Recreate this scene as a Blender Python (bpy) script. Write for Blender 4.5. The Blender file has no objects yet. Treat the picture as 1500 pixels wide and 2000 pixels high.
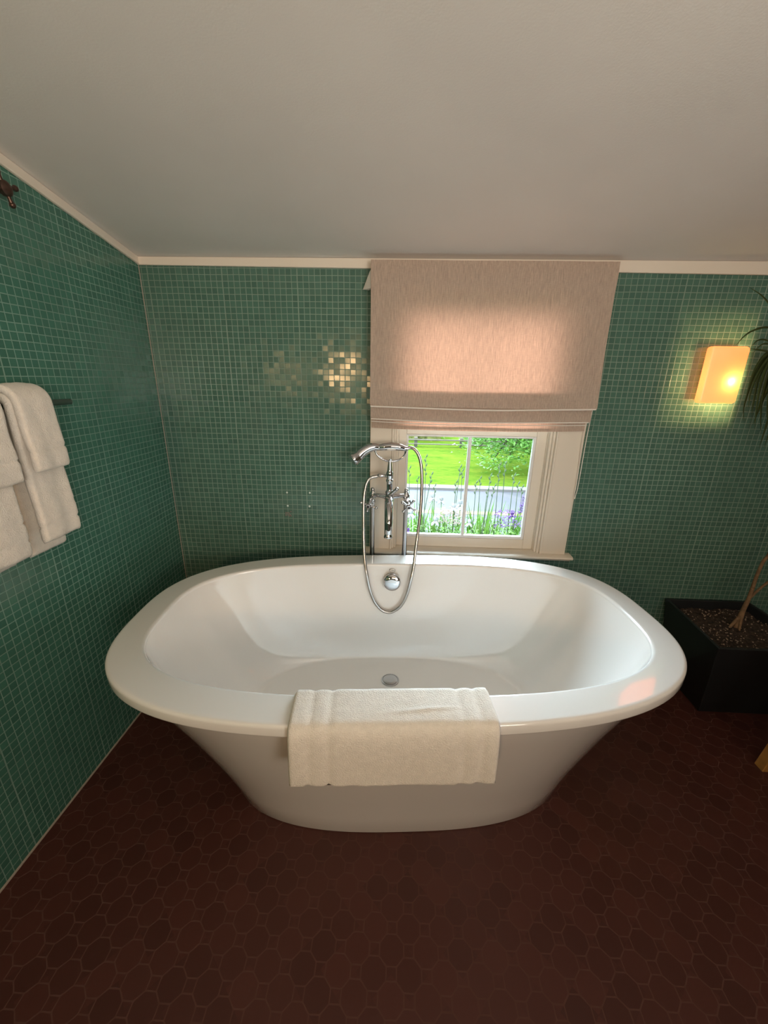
import bpy, bmesh, math, random
from mathutils import Vector, Matrix, noise
random.seed(7)
S = bpy.context.scene
COL = S.collection
PI = math.pi

# ------------------------------------------------------------------ camera
CAMZ = 1.378
FPX = 781.3
PITCH, YAW, ROLL = 0.31964, 0.03612, 0.018225
def cam_axes():
    cp, sp, cy, sy = math.cos(PITCH), math.sin(PITCH), math.cos(YAW), math.sin(YAW)
    f = Vector((-sy*cp, cy*cp, -sp)); r = Vector((cy, sy, 0)); u = r.cross(f)
    cr, sr = math.cos(ROLL), math.sin(ROLL)
    return r*cr+u*sr, u*cr-r*sr, f
_r, _u, _f = cam_axes()
cd = bpy.data.cameras.new('camera'); cam = bpy.data.objects.new('camera', cd); COL.objects.link(cam)
cd.sensor_fit = 'HORIZONTAL'; cd.sensor_width = 36; cd.lens = FPX/1500*36; cd.clip_start = .02
m = Matrix((_r, _u, -_f)).transposed().to_4x4(); m.translation = Vector((0, 0, CAMZ)); cam.matrix_world = m
S.camera = cam
def at(x, y, Y):
    """point of the photograph's pixel (x, y) on the plane world-y = Y"""
    d = _r*((x-750)/FPX)+_u*((1000-y)/FPX)+_f
    d = d*(Y/d.y); return Vector((d.x, d.y, d.z+CAMZ))

# ------------------------------------------------------------------ world, sun, lamps
EXPOSURE = 0.0
SKY = 10
SKY_LOBE = 42
SUN = 9.0
S.view_settings.view_transform = 'Standard'; S.view_settings.look = 'None'
S.view_settings.gamma = 1; S.view_settings.exposure = EXPOSURE; S.view_settings.use_curve_mapping = False
S.cycles.use_denoising = True
S.cycles.max_bounces = 12; S.cycles.diffuse_bounces = 6; S.cycles.glossy_bounces = 4
S.cycles.transmission_bounces = 8; S.cycles.transparent_max_bounces = 12
S.cycles.sample_clamp_indirect = 4.0
S.cycles.caustics_reflective = False; S.cycles.caustics_refractive = False
w = bpy.data.worlds.new('world'); S.world = w; w.use_nodes = True
w.node_tree.nodes['Background'].inputs[0].default_value = (.72, .87, 1, 1)
_nt = w.node_tree
_tc = _nt.nodes.new('ShaderNodeTexCoord'); _dp = _nt.nodes.new('ShaderNodeVectorMath'); _dp.operation = 'DOT_PRODUCT'
_dp.inputs[1].default_value = (.12, .84, .53)          # brighter sky lobe, added to send more light through the window
_nt.links.new(_tc.outputs['Generated'], _dp.inputs[0])
def _m(op, a, b):
    n = _nt.nodes.new('ShaderNodeMath'); n.operation = op
    for i, v in enumerate((a, b)):
        if isinstance(v, (int, float)): n.inputs[i].default_value = v
        else: _nt.links.new(v, n.inputs[i])
    return n.outputs[0]
_nt.links.new(_m('ADD', SKY, _m('MULTIPLY', SKY_LOBE, _m('POWER', _m('MAXIMUM', _dp.outputs['Value'], 0.0), 7.0))), _nt.nodes['Background'].inputs[1])
sd = bpy.data.lights.new('sun', 'SUN'); sd.energy = SUN; sd.angle = .02; sd.color = (1, .96, .86)
so = bpy.data.objects.new('sun', sd); COL.objects.link(so)
so.rotation_euler = Vector((-.45, -.45, .85)).to_track_quat('Z', 'Y').to_euler()
def area(name, loc, direction, sx, sy, energy, color, spread=PI):
    d = bpy.data.lights.new(name, 'AREA'); d.shape = 'RECTANGLE'; d.size = sx; d.size_y = sy
    d.energy = energy; d.color = color; d.spread = spread
    o = bpy.data.objects.new(name, d); COL.objects.link(o); o.location = loc
    o.rotation_euler = (-Vector(direction)).to_track_quat('Z', 'Y').to_euler()
    return o
po = area('window_portal', (.33, 1.93, 1.14), (0, -1, 0), .74, 1.22, 1, (1, 1, 1)); po.data.cycles.is_portal = True
# the warm lamp beside the mirror on the wall behind the photographer
area('mirror_lamp', (-.70, -1.7, 1.42), (0, 1, 0), .13, .20, 10.0, (1, .60, .28))
# unseen warm fill, added behind the camera to light the tub front
area('rear_warm_fill', (.5, -1.85, 1.75), (0, 1, .25), .9, .7, 4, (1, .66, .40))
# unseen fill from behind right, added to brighten left wall and towels
area('rear_right_fill', (1.35, -1.75, 1.62), (-1, 1.15, .12), .8, 1.0, 14, (1, .88, .74), 2.1)
# unseen upward area light, added behind the camera to brighten the ceiling
area('ceiling_fill', (.45, -.75, 1.25), (0, .45, .9), 1.0, .5, 22, (1, .93, .84))

# ------------------------------------------------------------------ material helpers
def new_mat(name):
    m = bpy.data.materials.new(name); m.use_nodes = True
    nt = m.node_tree; b = nt.nodes['Principled BSDF']; return m, nt, b
def simple(name, col, rough=.5, metal=0, coat=0, spec=.5, noise_amt=0, nscale=20, bump=0, bscale=200, sheen=0):
    m, nt, b = new_mat(name)
    b.inputs['Base Color'].default_value = (*col, 1); b.inputs['Roughness'].default_value = rough
    b.inputs['Metallic'].default_value = metal; b.inputs['Coat Weight'].default_value = coat
    b.inputs['Specular IOR Level'].default_value = spec
    if sheen: b.inputs['Sheen Weight'].default_value = sheen
    tc = nt.nodes.new('ShaderNodeTexCoord')
    if noise_amt:
        n = nt.nodes.new('ShaderNodeTexNoise'); n.inputs['Scale'].default_value = nscale; n.inputs['Detail'].default_value = 4
        nt.links.new(tc.outputs['Object'], n.inputs['Vector'])
        r = nt.nodes.new('ShaderNodeMapRange'); r.inputs[1].default_value = .3; r.inputs[2].default_value = .7
        r.inputs[3].default_value = 1-noise_amt; r.inputs[4].default_value = 1+noise_amt
        nt.links.new(n.outputs['Fac'], r.inputs[0])
        v = nt.nodes.new('ShaderNodeVectorMath'); v.operation = 'SCALE'; v.inputs[0].default_value = col
        nt.links.new(r.outputs[0], v.inputs['Scale']); nt.links.new(v.outputs[0], b.inputs['Base Color'])
    if bump:
        n = nt.nodes.new('ShaderNodeTexNoise'); n.inputs['Scale'].default_value = bscale; n.inputs['Detail'].default_value = 3
        nt.links.new(tc.outputs['Object'], n.inputs['Vector'])
        bp = nt.nodes.new('ShaderNodeBump'); bp.inputs['Strength'].default_value = bump; bp.inputs['Distance'].default_value = .002
        nt.links.new(n.outputs['Fac'], bp.inputs['Height']); nt.links.new(bp.outputs[0], b.inputs['Normal'])
    return m
class NT:
    """tiny expression builder on a node tree"""
    def __init__(s, nt): s.nt = nt
    def m(s, op, *a, clamp=False):
        n = s.nt.nodes.new('ShaderNodeMath'); n.operation = op; n.use_clamp = clamp
        for i, v in enumerate(a):
            if isinstance(v, (int, float)): n.inputs[i].default_value = v
            else: s.nt.links.new(v, n.inputs[i])
        return n.outputs[0]
    def mix(s, f, a, b):
        n = s.nt.nodes.new('ShaderNodeMix'); n.data_type = 'RGBA'
        for k, v in ((0, f), (6, a), (7, b)):
            if isinstance(v, (int, float)): n.inputs[k].default_value = v
            elif isinstance(v, tuple): n.inputs[k].default_value = (*v, 1)
            else: s.nt.links.new(v, n.inputs[k])
        return n.outputs[2]

def mosaic(name, axis, tile, grout, p=.0236, gw=.050, seam_off=0, tilt=.055, var=.20):
    m, nt, b = new_mat(name); e = NT(nt)
    tc = nt.nodes.new('ShaderNodeTexCoord'); sp = nt.nodes.new('ShaderNodeSeparateXYZ')
    # slight wobble: the sheets were laid by hand
    wn = nt.nodes.new('ShaderNodeTexNoise'); wn.inputs['Scale'].default_value = 9; wn.inputs['Detail'].default_value = 1
    nt.links.new(tc.outputs['Object'], wn.inputs['Vector'])
    vm = nt.nodes.new('ShaderNodeVectorMath'); vm.operation = 'SUBTRACT'; vm.inputs[1].default_value = (.5, .5, .5)
    nt.links.new(wn.outputs['Color'], vm.inputs[0])
    vs = nt.nodes.new('ShaderNodeVectorMath'); vs.operation = 'SCALE'; vs.inputs['Scale'].default_value = .0035
    nt.links.new(vm.outputs[0], vs.inputs[0])
    va = nt.nodes.new('ShaderNodeVectorMath'); va.operation = 'ADD'
    nt.links.new(tc.outputs['Object'], va.inputs[0]); nt.links.new(vs.outputs[0], va.inputs[1])
    nt.links.new(va.outputs[0], sp.inputs[0])
    u = e.m('DIVIDE', sp.outputs[axis], p); v = e.m('DIVIDE', sp.outputs['Z'], p)
    u = e.m('ADD', u, 200+seam_off); v = e.m('ADD', v, 200)
    fu, fv = e.m('FRACT', u), e.m('FRACT', v)
    du = e.m('SUBTRACT', .5, e.m('ABSOLUTE', e.m('SUBTRACT', fu, .5)))
    dv = e.m('SUBTRACT', .5, e.m('ABSOLUTE', e.m('SUBTRACT', fv, .5)))
    # every 13th joint is a sheet seam: wider
    su = e.m('LESS_THAN', e.m('ABSOLUTE', e.m('SUBTRACT', e.m('MODULO', e.m('ADD', u, .5), 13), .5)), .25)
    du = e.m('SUBTRACT', du, e.m('MULTIPLY', su, .035))
    d = e.m('MINIMUM', du, dv)
    g = e.m('SUBTRACT', 1, e.m('DIVIDE', e.m('SUBTRACT', d, gw-.02), .04, clamp=True))
    cell = nt.nodes.new('ShaderNodeCombineXYZ')
    nt.links.new(e.m('FLOOR', u), cell.inputs[0]); nt.links.new(e.m('FLOOR', v), cell.inputs[1])
    wh = nt.nodes.new('ShaderNodeTexWhiteNoise'); wh.noise_dimensions = '2D'; nt.links.new(cell.outputs[0], wh.inputs['Vector'])
    br = e.m('ADD', 1-var/2, e.m('MULTIPLY', wh.outputs['Value'], var))
    ts = nt.nodes.new('ShaderNodeVectorMath'); ts.operation = 'SCALE'; ts.inputs[0].default_value = tile; nt.links.new(br, ts.inputs['Scale'])
    # grout dirt
    gn = nt.nodes.new('ShaderNodeTexNoise'); gn.inputs['Scale'].default_value = 3.0; nt.links.new(tc.outputs['Object'], gn.inputs['Vector'])
    gsc = nt.nodes.new('ShaderNodeVectorMath'); gsc.operation = 'SCALE'; gsc.inputs[0].default_value = grout
    nt.links.new(e.m('ADD', .55, e.m('MULTIPLY', gn.outputs['Fac'], .9)), gsc.inputs['Scale'])
    col = e.mix(g, ts.outputs[0], gsc.outputs[0])
    nt.links.new(col, b.inputs['Base Color'])
    nt.links.new(e.m('ADD', .15, e.m('MULTIPLY', g, .6)), b.inputs['Roughness'])
    # per tile tilt
    gnode = nt.nodes.new('ShaderNodeNewGeometry')
    t1 = nt.nodes.new('ShaderNodeVectorMath'); t1.operation = 'SUBTRACT'; t1.inputs[1].default_value = (.5, .5, .5); nt.links.new(wh.outputs['Color'], t1.inputs[0])
    t2 = nt.nodes.new('ShaderNodeVectorMath'); t2.operation = 'SCALE'; t2.inputs['Scale'].default_value = tilt; nt.links.new(t1.outputs[0], t2.inputs[0])
    t3 = nt.nodes.new('ShaderNodeVectorMath'); t3.operation = 'ADD'; nt.links.new(gnode.outputs['Normal'], t3.inputs[0]); nt.links.new(t2.outputs[0], t3.inputs[1])
    t4 = nt.nodes.new('ShaderNodeVectorMath'); t4.operation = 'NORMALIZE'; nt.links.new(t3.outputs[0], t4.inputs[0])
    bp = nt.nodes.new('ShaderNodeBump'); bp.inputs['Strength'].default_value = .5; bp.inputs['Distance'].default_value = .0012
    nt.links.new(e.m('SUBTRACT', 1, g), bp.inputs['Height']); nt.links.new(t4.outputs[0], bp.inputs['Normal'])
    nt.links.new(bp.outputs[0], b.inputs['Normal'])
    return m

def octagon_floor(name, tile, grout, p=.0615):
    m, nt, b = new_mat(name); e = NT(nt)
    tc = nt.nodes.new('ShaderNodeTexCoord'); sp = nt.nodes.new('ShaderNodeSeparateXYZ'); nt.links.new(tc.outputs['Object'], sp.inputs[0])
    k = math.sqrt(.5)/p
    u = e.m('ADD', e.m('MULTIPLY', e.m('ADD', sp.outputs[0], sp.outputs[1]), k), 100.2)
    v = e.m('ADD', e.m('MULTIPLY', e.m('SUBTRACT', sp.outputs[0], sp.outputs[1]), k), 100.4)
    a = e.m('ABSOLUTE', e.m('SUBTRACT', e.m('FRACT', u), .5)); c = e.m('ABSOLUTE', e.m('SUBTRACT', e.m('FRACT', v), .5))
    s = e.m('MULTIPLY', e.m('ADD', a, c), math.sqrt(.5))
    gw = .026
    d1 = e.m('SUBTRACT', .5, e.m('MAXIMUM', a, c)); inside = e.m('LESS_THAN', s, .5)
    g1 = e.m('MULTIPLY', e.m('LESS_THAN', d1, gw), inside)
    g2 = e.m('LESS_THAN', e.m('ABSOLUTE', e.m('SUBTRACT', s, .5)), gw)
    g = e.m('MAXIMUM', g1, g2)
    cell = nt.nodes.new('ShaderNodeCombineXYZ'); nt.links.new(e.m('FLOOR', u), cell.inputs[0]); nt.links.new(e.m('FLOOR', v), cell.inputs[1])
    wh = nt.nodes.new('ShaderNodeTexWhiteNoise'); wh.noise_dimensions = '2D'; nt.links.new(cell.outputs[0], wh.inputs['Vector'])
    ts = nt.nodes.new('ShaderNodeVectorMath'); ts.operation = 'SCALE'; ts.inputs[0].default_value = tile
    nt.links.new(e.m('ADD', .85, e.m('MULTIPLY', wh.outputs['Value'], .3)), ts.inputs['Scale'])
    nt.links.new(e.mix(g, ts.outputs[0], grout), b.inputs['Base Color'])
    nt.links.new(e.m('ADD', .42, e.m('MULTIPLY', g, .4)), b.inputs['Roughness'])
    b.inputs['Specular IOR Level'].default_value = .35
    bp = nt.nodes.new('ShaderNodeBump'); bp.inputs['Strength'].default_value = .5; bp.inputs['Distance'].default_value = .001
    nt.links.new(e.m('SUBTRACT', 1, g), bp.inputs['Height']); nt.links.new(bp.outputs[0], b.inputs['Normal'])
    return m

def terry(name, col):
    m, nt, b = new_mat(name); e = NT(nt)
    b.inputs['Base Color'].default_value = (*col, 1); b.inputs['Roughness'].default_value = .95; b.inputs['Sheen Weight'].default_value = .3
    b.inputs['Specular IOR Level'].default_value = .1
    tc = nt.nodes.new('ShaderNodeTexCoord'); n = nt.nodes.new('ShaderNodeTexNoise'); n.inputs['Scale'].default_value = 330; n.inputs['Detail'].default_value = 3
    nt.links.new(tc.outputs['Object'], n.inputs['Vector'])
    bp = nt.nodes.new('ShaderNodeBump'); bp.inputs['Strength'].default_value = .8; bp.inputs['Distance'].default_value = .003
    nt.links.new(n.outputs['Fac'], bp.inputs['Height']); nt.links.new(bp.outputs[0], b.inputs['Normal'])
    n2 = nt.nodes.new('ShaderNodeTexNoise'); n2.inputs['Scale'].default_value = 60; nt.links.new(tc.outputs['Object'], n2.inputs['Vector'])
    vs = nt.nodes.new('ShaderNodeVectorMath'); vs.operation = 'SCALE'; vs.inputs[0].default_value = col
    nt.links.new(e.m('ADD', .9, e.m('MULTIPLY', n2.outputs['Fac'], .2)), vs.inputs['Scale']); nt.links.new(vs.outputs[0], b.inputs['Base Color'])
    return m

def linen(name, col, trans):
    m, nt, b = new_mat(name); e = NT(nt)
    nt.nodes.remove(b); out = nt.nodes['Material Output']
    tc = nt.nodes.new('ShaderNodeTexCoord'); mp = nt.nodes.new('ShaderNodeMapping'); mp.inputs['Scale'].default_value = (420, 420, 28)
    nt.links.new(tc.outputs['Object'], mp.inputs['Vector'])
    n = nt.nodes.new('ShaderNodeTexNoise'); n.inputs['Scale'].default_value = 1; n.inputs['Detail'].default_value = 3; nt.links.new(mp.outputs[0], n.inputs['Vector'])
    mp2 = nt.nodes.new('ShaderNodeMapping'); mp2.inputs['Scale'].default_value = (60, 60, 700); nt.links.new(tc.outputs['Object'], mp2.inputs['Vector'])
    n2 = nt.nodes.new('ShaderNodeTexNoise'); n2.inputs['Scale'].default_value = 1; nt.links.new(mp2.outputs[0], n2.inputs['Vector'])
    f = e.m('ADD', .45, e.m('ADD', e.m('MULTIPLY', n.outputs['Fac'], .8), e.m('MULTIPLY', n2.outputs['Fac'], .3)))
    c1 = nt.nodes.new('ShaderNodeVectorMath'); c1.operation = 'SCALE'; c1.inputs[0].default_value = col; nt.links.new(f, c1.inputs['Scale'])
    c2 = nt.nodes.new('ShaderNodeVectorMath'); c2.operation = 'SCALE'; c2.inputs[0].default_value = trans; nt.links.new(f, c2.inputs['Scale'])
    d = nt.nodes.new('ShaderNodeBsdfDiffuse'); t = nt.nodes.new('ShaderNodeBsdfTranslucent'); ad = nt.nodes.new('ShaderNodeAddShader')
    bp = nt.nodes.new('ShaderNodeBump'); bp.inputs['Strength'].default_value = .35; bp.inputs['Distance'].default_value = .001
    nt.links.new(n.outputs['Fac'], bp.inputs['Height']); nt.links.new(bp.outputs[0], d.inputs['Normal'])
    nt.links.new(c1.outputs[0], d.inputs['Color']); nt.links.new(c2.outputs[0], t.inputs['Color'])
    nt.links.new(d.outputs[0], ad.inputs[0]); nt.links.new(t.outputs[0], ad.inputs[1]); nt.links.new(ad.outputs[0], out.inputs[0])
    return m

def leafy(name, col, trans, rough=.45, amt=.35):
    m, nt, b = new_mat(name); e = NT(nt); out = nt.nodes['Material Output']
    b.inputs['Roughness'].default_value = rough; b.inputs['Specular IOR Level'].default_value = .12
    tc = nt.nodes.new('ShaderNodeTexCoord'); n = nt.nodes.new('ShaderNodeTexNoise'); n.inputs['Scale'].default_value = 7
    nt.links.new(tc.outputs['Object'], n.inputs['Vector'])
    f = e.m('ADD', 1-amt, e.m('MULTIPLY', n.outputs['Fac'], 2*amt))
    c1 = nt.nodes.new('ShaderNodeVectorMath'); c1.operation = 'SCALE'; c1.inputs[0].default_value = col; nt.links.new(f, c1.inputs['Scale'])
    nt.links.new(c1.outputs[0], b.inputs['Base Color'])
    t = nt.nodes.new('ShaderNodeBsdfTranslucent'); t.inputs[0].default_value = (*trans, 1); ad = nt.nodes.new('ShaderNodeAddShader')
    nt.links.new(b.outputs[0], ad.inputs[0]); nt.links.new(t.outputs[0], ad.inputs[1]); nt.links.new(ad.outputs[0], out.inputs[0])
    return m

M = {}
M['tile_back'] = mosaic('green mosaic tile back', 'X', (.078, .165, .126), (.21, .30, .24), seam_off=.35)
M['tile_left'] = mosaic('green mosaic tile left', 'Y', (.06, .175, .128), (.20, .33, .27), seam_off=.1)
M['floor'] = octagon_floor('oxblood octagon tile', (.066, .020, .015), (.090, .038, .029))
M['ceiling'] = simple('matt ceiling paint', (.71, .675, .635), .9, noise_amt=.03, nscale=3, bump=.12, bscale=220)
M['trim'] = simple('cream trim paint', (.78, .70, .60), .45)
M['plaster'] = simple('plain wall paint', (.30, .27, .22), .9, noise_amt=.04)
M['casing'] = simple('window casing paint', (.74, .67, .57), .35)
M['sash'] = simple('white sash', (.80, .80, .80), .35)
M['acrylic'] = simple('white acrylic', (.84, .82, .79), .06, coat=1)
M['acrylic'].node_tree.nodes['Principled BSDF'].inputs['Coat IOR'].default_value = 1.6
M['chrome'] = simple('chrome', (.60, .60, .62), .05, metal=1)
M['hose'] = simple('ribbed chrome hose', (.50, .48, .46), .25, metal=1)
M['satin'] = simple('satin chrome', (.55, .56, .58), .28, metal=1)
M['dark'] = simple('dark rubber', (.02, .02, .02), .6)
M['porcelain'] = simple('white porcelain', (.82, .81, .79), .12)
M['terry'] = terry('white terry', (.83, .77, .69))
M['linen'] = linen('linen blind fabric', (.42, .34, .28), (.118, .048, .028))
M['lining'] = simple('pale lining edge', (.80, .74, .68), .8)
M['pot'] = simple('black planter', (.012, .014, .016), .38, noise_amt=.15, nscale=8)
M['soil'] = simple('potting soil', (.035, .022, .015), .95, noise_amt=.7, nscale=90, bump=1, bscale=90)
M['bark'] = simple('dracaena bark', (.20, .12, .06), .85, noise_amt=.3, nscale=60, bump=.8, bscale=120)
M['dleaf'] = leafy('dark dracaena leaf', (.040, .058, .018), (.04, .045, .008), .32)
M['oak'] = simple('golden oak', (.50, .26, .07), .45, noise_amt=.15, nscale=30)
M['bronze'] = simple('dark bronze', (.10, .06, .045), .35, metal=.8)
M['putty'] = simple('white filler', (.75, .82, .78), .7)
M['grime'] = simple('pinkish residue', (.19, .15, .13), .8)

def glass_mat():
    m, nt, b = new_mat('window glass'); nt.nodes.remove(b); out = nt.nodes['Material Output']
    t = nt.nodes.new('ShaderNodeBsdfTransparent'); t.inputs[0].default_value = (.97, .99, .98, 1)
    g = nt.nodes.new('ShaderNodeBsdfGlossy'); g.inputs['Roughness'].default_value = .01
    f = nt.nodes.new('ShaderNodeFresnel'); f.inputs[0].default_value = 1.35
    mx = nt.nodes.new('ShaderNodeMixShader'); nt.links.new(f.outputs[0], mx.inputs[0]); nt.links.new(t.outputs[0], mx.inputs[1]); nt.links.new(g.outputs[0], mx.inputs[2])
    nt.links.new(mx.outputs[0], out.inputs[0]); return m
M['glass'] = glass_mat()
def shade_mat():
    m, nt, b = new_mat('lit opal glass shade'); out = nt.nodes['Material Output']
    b.inputs['Base Color'].default_value = (.75, .5, .3, 1); b.inputs['Roughness'].default_value = .25
    b.inputs['Emission Color'].default_value = (1.0, .165, .040, 1); b.inputs['Emission Strength'].default_value = 1.7
    t = nt.nodes.new('ShaderNodeBsdfTranslucent'); t.inputs[0].default_value = (.05, .030, .010, 1); ad = nt.nodes.new('ShaderNodeAddShader')
    nt.links.new(b.outputs[0], ad.inputs[0]); nt.links.new(t.outputs[0], ad.inputs[1]); nt.links.new(ad.outputs[0], out.inputs[0])
    return m
M['shade'] = shade_mat()

# ------------------------------------------------------------------ mesh helpers
class G:
    """collects geometry in world coordinates and links it as one mesh object"""
    def __init__(s): s.v = []; s.f = []
    def add(s, vs, fs):
        o = len(s.v); s.v += [Vector(v) for v in vs]; s.f += [tuple(i+o for i in f) for f in fs]; return s
    def box(s, x0, x1, y0, y1, z0, z1):
        return s.add([(x, y, z) for z in (z0, z1) for y in (y0, y1) for x in (x0, x1)],
                     [(0, 2, 3, 1), (4, 5, 7, 6), (0, 1, 5, 4), (2, 6, 7, 3), (0, 4, 6, 2), (1, 3, 7, 5)])
    def prism(s, bot, top):
        n = len(bot); return s.add(list(bot)+list(top), [tuple(reversed(range(n))), tuple(range(n, 2*n))]+[(i, (i+1) % n, n+(i+1) % n, n+i) for i in range(n)])
    def loft(s, rings, cap0=True, cap1=True, closed=True):
        n = len(rings[0]); vs = [v for r in rings for v in r]; fs = []
        for k in range(len(rings)-1):
            for i in range(n if closed else n-1):
                j = (i+1) % n; fs.append((k*n+i, k*n+j, (k+1)*n+j, (k+1)*n+i))
        if cap0: fs.append(tuple(reversed(range(n))))
        if cap1: fs.append(tuple(range((len(rings)-1)*n, len(rings)*n)))
        return s.add(vs, fs)
    def tube(s, pts, r, n=12, smooth=0):
        pts = [Vector(p) for p in pts]
        rr = list(r) if isinstance(r, (list, tuple)) else [r]*len(pts)
        if smooth: pts, rr = catmull(pts, rr, smooth)
        t0 = (pts[1]-pts[0]).normalized(); a = Vector((0, 0, 1)) if abs(t0.z) < .9 else Vector((1, 0, 0))
        nrm = t0.cross(a).normalized(); rings = []
        for i, p in enumerate(pts):
            t = (pts[min(i+1, len(pts)-1)]-pts[max(i-1, 0)]).normalized()
            nrm = (nrm-t*nrm.dot(t)).normalized(); bn = t.cross(nrm)
            rings.append([p+(nrm*math.cos(2*PI*k/n)+bn*math.sin(2*PI*k/n))*rr[i] for k in range(n)])
        return s.loft(rings)
    def lathe(s, base, axis, prof, n=24):
        """prof: (distance along axis, radius)"""
        base = Vector(base); ax = Vector(axis).normalized()
        a = Vector((0, 0, 1)) if abs(ax.z) < .9 else Vector((1, 0, 0)); e1 = ax.cross(a).normalized(); e2 = ax.cross(e1)
        return s.loft([[base+ax*h+(e1*math.cos(2*PI*k/n)+e2*math.sin(2*PI*k/n))*max(r, 1e-5) for k in range(n)] for h, r in prof])
    def ball(s, c, r, n=12, sc=(1, 1, 1)):
        c = Vector(c); rings = []
        for i in range(1, n):
            a = PI*i/n; rings.append([c+Vector((r*math.sin(a)*math.cos(2*PI*k/n)*sc[0], r*math.sin(a)*math.sin(2*PI*k/n)*sc[1], r*math.cos(a)*sc[2])) for k in range(n)])
        return s.loft(rings)
    def build(s, name, mat, root=None, smooth=True, bevel=0, sub=0, autos=40):
        off = Vector(root.location) if root is not None else Vector((0, 0, 0))
        if root is not None and root.parent is not None: off = off+Vector(root.parent.location)
        me = bpy.data.meshes.new(name); me.from_pydata([v-off for v in s.v], [], s.f)
        bm = bmesh.new(); bm.from_mesh(me); bmesh.ops.recalc_face_normals(bm, faces=bm.faces); bm.to_mesh(me); bm.free()
        me.materials.append(M[mat] if isinstance(mat, str) else mat)
        o = bpy.data.objects.new(name, me); COL.objects.link(o); o.parent = root
        if smooth:
            me.polygons.foreach_set('use_smooth', [True]*len(me.polygons))
            me.set_sharp_from_angle(angle=math.radians(autos))
        if bevel:
            b = o.modifiers.new('bevel', 'BEVEL'); b.width = bevel; b.segments = 3; b.limit_method = 'ANGLE'; b.angle_limit = math.radians(50); b.harden_normals = False
        if sub:
            b = o.modifiers.new('sub', 'SUBSURF'); b.levels = sub; b.render_levels = sub
        return o
def catmull(P, R, k):
    out, ro = [], []
    for i in range(len(P)-1):
        a = P[i-1] if i else P[0]*2-P[1]; b, c = P[i], P[i+1]; d = P[i+2] if i+2 < len(P) else P[-1]*2-P[-2]
        for j in range(k):
            t = j/k
            out.append(.5*((2*b)+(c-a)*t+(2*a-5*b+4*c-d)*t*t+(3*b-a-3*c+d)*t**3)); ro.append(R[i]*(1-t)+R[i+1]*t)
    out.append(P[-1]); ro.append(R[-1]); return out, ro
def thing(name, label, cat, loc, group=None):
    o = bpy.data.objects.new(name, None); COL.objects.link(o); o.location = loc; o.empty_display_size = .05
    o['label'] = label; o['category'] = cat
    if group: o['group'] = group
    return o
def tag(o, label, cat=None, group=None, kind=None):
    o['label'] = label
    if cat: o['category'] = cat
    if group: o['group'] = group
    if kind: o['kind'] = kind
    return o
def struct(o, label, cat='room'):
    o['kind'] = 'structure'; o['label'] = label; o['category'] = cat; return o

# ------------------------------------------------------------------ room shell
XL, YB, XR, YF = -1.08, 1.81, 2.75, -2.0
SL = .1764
def cz(y): return 1.828+SL*(YB-y)
OX0, OX1, OZ0, OZ1 = -.012, .668, .586, 1.73     # window opening
TH = .16
struct(G().box(XL-.2, XR+.2, YF-.2, YB+TH, -.12, 0).build('floor', 'floor', smooth=False), 'dark oxblood floor of octagon tiles with small square dots', 'floor')
g = G()
# back wall with a real opening: one ring of quads front and back, plus reveals
xs = [XL, OX0, OX1, XR]; zs = [0, OZ0, OZ1, 1.83]
for yy in (YB, YB+TH):
    g.add([(x, yy, z) for z in zs for x in xs], [(j*4+i, j*4+i+1, (j+1)*4+i+1, (j+1)*4+i) for j in range(3) for i in range(3) if not (i == 1 and j == 1)])
def rv(i): return i
F = [(5, 6, 22, 21), (6, 10, 26, 22), (10, 9, 25, 26), (9, 5, 21, 25), (0, 3, 19, 16), (3, 15, 31, 19), (15, 12, 28, 31), (12, 0, 16, 28)]
g.f += F
struct(g.build('wall_back', 'tile_back', smooth=False), 'back wall of small dark green square mosaic tiles with a window', 'wall')
g = G(); pl = [(YF, 0), (YB, 0), (YB, cz(YB)), (YF, cz(YF))]
g.prism([(XL, y, z) for y, z in pl], [(XL-.12, y, z) for y, z in pl])
struct(g.build('wall_left', 'tile_left', smooth=False), 'left side wall of small green square mosaic tiles under the sloping ceiling', 'wall')
g = G(); g.prism([(XR, y, z) for y, z in pl], [(XR+.12, y, z) for y, z in pl])
struct(g.build('wall_right', 'plaster', smooth=False), 'plain right side wall outside the view', 'wall')
g = G().box(XL-.12, XR+.12, YF-.12, YF, 0, cz(YF))
struct(g.build('wall_front', 'plaster', smooth=False), 'plain wall behind the photographer', 'wall')
g = G(); y0, y1 = YF-.12, YB+TH
g.prism([(XL-.12, y0, cz(y0)), (XR+.12, y0, cz(y0)), (XR+.12, y1, cz(y1)), (XL-.12, y1, cz(y1))], [(XL-.12, y0, cz(y0)+.12), (XR+.12, y0, cz(y0)+.12), (XR+.12, y1, cz(y1)+.12), (XL-.12, y1, cz(y1)+.12)])
struct(g.build('ceiling', 'ceiling', smooth=False), 'off-white painted ceiling sloping down to the window wall', 'ceiling')
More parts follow.
